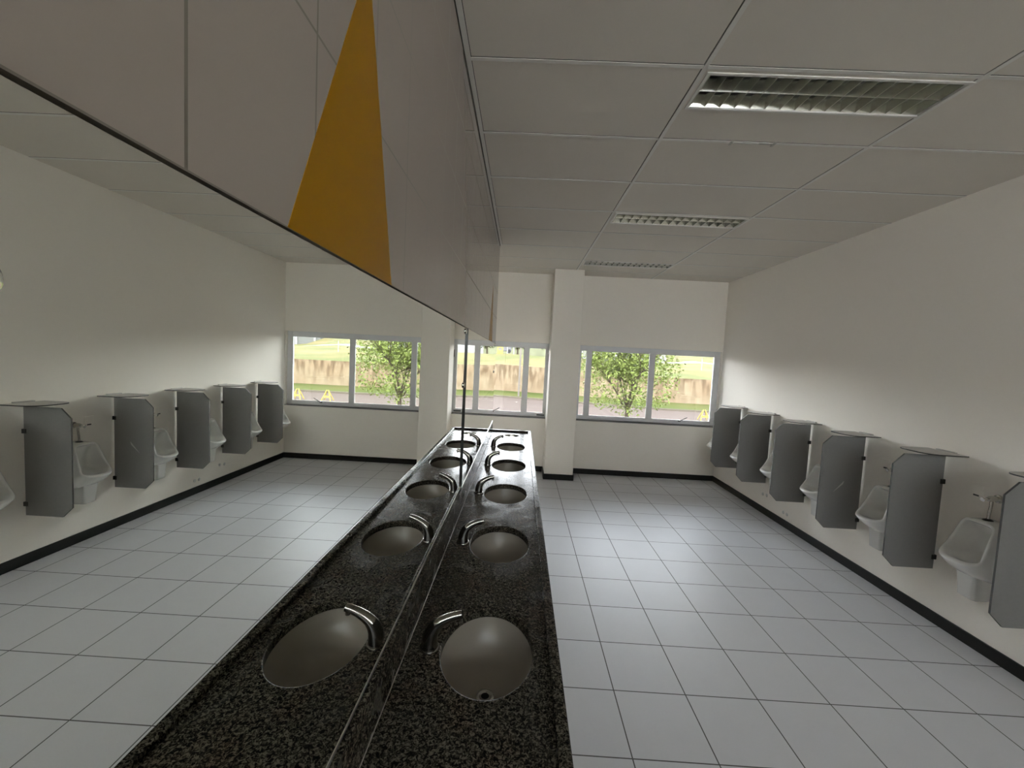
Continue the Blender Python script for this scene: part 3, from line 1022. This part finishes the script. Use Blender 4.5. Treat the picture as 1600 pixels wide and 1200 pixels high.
# tree
def make_tree(x, y, z0, cx, cy, cz, rx, ry, rz, nleaf, lsize, label, leaf, fork=1.0, tr=0.12, seed=3):
    R = random.Random(seed)
    root = empty('tree', (x, y, z0), label, 'tree')
    bm = bmesh.new()
    tips = []
    top = Vector((0.05, 0, fork))
    tube(bm, [(0, 0, -0.05), (0.02, 0, fork * 0.5), top], [tr * 1.3, tr, tr * 0.95], 10)
    C = Vector((cx - x, cy - y, cz - z0))
    def branch(p, d, L, r, lev):
        pts = [p]
        q = p.copy()
        for k in range(4):
            d = (d + Vector((R.uniform(-.22, .22), R.uniform(-.22, .22), R.uniform(-.10, .16)))).normalized()
            q = q + d * L / 4
            pts.append(q.copy())
        tube(bm, pts, [r * (1 - 0.14 * i) for i in range(5)], 6)
        if lev == 0:
            tips.extend(pts[1:])
            return
        for k in range(4):
            a = pts[R.choice((2, 3, 4))]
            dd = (d + Vector((R.uniform(-.9, .9), R.uniform(-.9, .9), R.uniform(-.3, .7)))).normalized()
            branch(a, dd, L * 0.68, r * 0.5, lev - 1)
    for k in range(7):
        a = 2 * PI * k / 7 + R.uniform(-.3, .3)
        e = R.uniform(0.35, 1.3)
        tgt = Vector((rx * 0.62 * math.cos(a) * math.cos(e * 0.6), ry * 0.62 * math.sin(a) * math.cos(e * 0.6), rz * 0.6 * math.sin(e) - 0.2)) + C - top
        branch(top, tgt.normalized(), tgt.length * 0.85, tr * 0.5, 2)
    obj('trunk', bm, M['wood'], root, smooth=True)
    bm = bmesh.new()
    cnt = 0
    while cnt < nleaf:
        if R.random() < 0.72 and tips:
            t = R.choice(tips)
            c = t + Vector((R.gauss(0, .28), R.gauss(0, .28), R.gauss(0, .22)))
        else:
            v = Vector((R.gauss(0, 1), R.gauss(0, 1), R.gauss(0, 1))).normalized() * (R.random() ** 0.45)
            c = C + Vector((v.x * rx, v.y * ry, v.z * rz))
        e = Vector(((c.x - C.x) / rx, (c.y - C.y) / ry, (c.z - C.z) / rz))
        if e.length > 1.08:
            continue
        # thin the crown into clumps
        if math.sin(c.x * 3.1 + 1) + math.sin(c.y * 2.7) + math.sin(c.z * 3.7 + 2) < -0.55 and R.random() < 0.8:
            continue
        n_ = Vector((R.gauss(0, 1), R.gauss(0, 1), R.gauss(0, 1) + 0.8)).normalized()
        a = n_.orthogonal().normalized()
        a = (Matrix.Rotation(R.uniform(0, 6.28), 3, n_) @ a)
        b = n_.cross(a)
        s = lsize * R.uniform(0.6, 1.3)
        vs = [bm.verts.new(c + a * s), bm.verts.new(c + b * s * 0.42 + n_ * s * 0.1), bm.verts.new(c - a * s), bm.verts.new(c - b * s * 0.42 + n_ * s * 0.1)]
        bm.faces.new(vs)
        cnt += 1
    me_o = obj('foliage', bm, leaf, root)
    return root
make_tree(6.15, 22.3, GZ, 6.1, 22.3, 1.35, 2.8, 2.7, 2.35, 11500, 0.098, 'leafy green street tree standing on the road side outside the window', M['leaf'], fork=1.05, tr=0.11)

# far things: white building, poles, kiosk, vehicle, yellow barriers, tree belt
def pt(m_, y):
    return CX + m_ * y
bm = bmesh.new()
box(bm, 8.5, 29.2, 83, 95, 1.2, 9)
b = empty('white_building', (8.5, 83, 2.0), 'low white building far beyond the lawn behind the tree', 'building')
bmesh.ops.translate(bm, verts=bm.verts, vec=(-8.5, -83, -2.0))
obj('walls', bm, M['stone'], b)
bm = bmesh.new(); box(bm, -0.4, 21.1, -0.4, 12.4, 7.0, 7.3)
obj('roof', bm, M['kerb'], b)
for k in range(4):
    bm = bmesh.new(); box(bm, 2 + 4.2 * k, 4 + 4.2 * k, -0.05, 0.0, 2.6, 4.2)
    obj('window', bm, M['truck'], b)

def pole(x, y, z0, h, r, label, name='utility_pole', group=None):
    root = empty(name, (x, y, z0), label, 'pole', group)
    bm = bmesh.new()
    tube(bm, [(0, 0, -0.5), (0, 0, h * 0.5), (0, 0, h)], [r, r * 0.85, r * 0.7], 10)
    obj('shaft', bm, M['pole'], root, smooth=True)
    bm = bmesh.new(); box(bm, -0.9, 0.9, -0.05, 0.05, h - 0.7, h - 0.58)
    obj('crossarm', bm, M['wood'], root)
pole(pt(-0.0022, 37.6), 37.4, GZ + 0.14, 9, 0.10, 'pale concrete pole on the kerb verge outside the small window')
for m_, y, l in ((-0.0345, 62, 'left pale post on the lawn outside the small window'), (-0.019, 62, 'middle pale post on the lawn outside the small window')):
    x = pt(m_, y)
    root = empty('lawn_post', (x, y, hill(x, y - wally(x))), l, 'post', 'posts on the lawn')
    bm = bmesh.new(); tube(bm, [(0, 0, -0.3), (0, 0, 4.5)], [0.07, 0.06], 8)
    obj('shaft', bm, M['stone'], root, smooth=True)
# kiosk
kx, ky = pt(-0.052, 60), 60
kz = hill(kx, ky - wally(kx))
root = empty('yellow_kiosk', (kx, ky, kz), 'small yellow kiosk on the lawn outside the small window', 'kiosk')
bm = bmesh.new(); box(bm, -0.42, 0.42, -0.4, 0.4, -0.1, 1.0)
obj('body', bm, M['ypaint'], root, bevel=0.02)
bm = bmesh.new(); box(bm, -0.5, 0.5, -0.5, 0.5, 1.0, 1.08)
obj('roof', bm, M['stone'], root)
bm = bmesh.new(); box(bm, -0.25, 0.25, -0.42, -0.40, 0.5, 0.85)
obj('window', bm, M['truck'], root)
# vehicle
vx, vy = pt(-0.040, 66), 66
vz = hill(vx, vy - wally(vx)) + 0.1
root = empty('parked_van', (vx, vy, vz), 'dark van parked beyond the lawn beside the yellow kiosk', 'van')
bm = bmesh.new()
prism(bm, [(-1.0, 0.3), (1.0, 0.3), (1.0, 0.9), (0.7, 1.0), (0.5, 1.6), (-1.0, 1.65)], 1, -0.8, 0.8)
obj('body', bm, M['truck'], root, bevel=0.05)
for a in (-0.65, 0.6):
    bm = bmesh.new(); tube(bm, [(a, -0.85, 0.3), (a, 0.85, 0.3)], 0.3, 16)
    obj('wheel', bm, M['hole'], root, smooth=True)
bm = bmesh.new(); box(bm, -0.8, 0.35, -0.82, -0.80, 1.0, 1.45)
obj('window', bm, M['alu'], root)
# yellow A-frame barriers on the road
for X, l in ((13.0, 'yellow A-frame barrier on the road seen at the right window corner'), (15.1, 'yellow A-frame barrier on the road, seen only in the mirror, farther left')):
    root = empty('barrier', (X, 28.3, GZ), l, 'barrier', 'yellow barriers on the road')
    for s in (-1, 1):
        for f in (-1, 1):
            bm = bmesh.new(); tube(bm, [(s * 0.32, f * 0.25, 0), (s * 0.06, 0, 0.72)], 0.035, 8)
            obj('leg', bm, M['ypaint'], root, smooth=True)
    bm = bmesh.new(); box(bm, -0.22, 0.22, -0.20, -0.13, 0.22, 0.34)
    obj('board', bm, M['ypaint'], root)
# thin marker sticks on the lawn
for m_, y, l in ((0.433, 47, 'thin white marker stick on the dry lawn above the retaining wall'),):
    x = pt(m_, y)
    bm = bmesh.new(); tube(bm, [(x, y, hill(x, y - wally(x)) - 0.1), (x, y, hill(x, y - wally(x)) + 1.3)], 0.04, 8)
    tag(obj('marker_stick', bm, M['stone'], smooth=True), l, 'stick')
# belt of small trees far behind
k = 0
for m_, l in ((0.075, 'brownish tree far off at the right of the small window'), (-0.010, 'dark far tree behind the pole outside the small window'), (0.62, 'far tree beyond the hill, right of the white building')):
    x = pt(m_, 78)
    z = hill(x, 35)
    make_tree(x, 78, z, x, 78, z + 3.2, 3.4, 2.5, 2.3, 2200, 0.3, l, M['leaf2'], fork=1.2, tr=0.16, seed=11 + k)
    k += 1

# grey block on the hill (seen in the mirror) and the distant wooded ridge
M['greyblock'] = mat('grey_block', (0.075, 0.075, 0.07), 0.9, spec=0.04)
gx, gy = pt(0.485, 100), 100
gz = 2.4
root = empty('grey_building', (gx, gy, gz), 'long grey building beyond the hill, seen through the mirror window', 'building')
bm = bmesh.new(); box(bm, 0, 24, 0, 10, -0.6, 5)
obj('walls', bm, M['greyblock'], root)
for q in range(5):
    bm = bmesh.new(); box(bm, 1.0 + 4.6 * q, 1.5 + 4.6 * q, -0.3, 0, -0.6, 5)
    obj('column', bm, M['stone'], root)
bm = bmesh.new(); box(bm, -0.5, 24.5, -0.5, 10.5, 5, 5.4)
obj('roof', bm, M['stone'], root)
M['ridge'] = mat('wooded_ridge', (0.055, 0.056, 0.034), 0.95, spec=0.03, noise=(0.35, 0.5))
bm = bmesh.new()
n1, n2 = 90, 8
vv = []
for b_ in range(n2):
    row = []
    for a_ in range(n1):
        x = -80 + 240 * a_ / (n1 - 1)
        t_ = b_ / (n2 - 1)
        z = 1.5 + 9 * math.sin(t_ * PI / 2) + (math.sin(x * 0.9) + math.sin(x * 0.37 + 2) + rnd.uniform(-0.6, 0.6)) * 0.6 * t_
        row.append(bm.verts.new((x, 140 + 14 * t_, z)))
    vv.append(row)
for r_, q_ in zip(vv, vv[1:]):
    for a_ in range(n1 - 1):
        bm.faces.new((r_[a_], r_[a_ + 1], q_[a_ + 1], q_[a_]))
struct('distant_ridge', bm, M['ridge'], smooth=True)
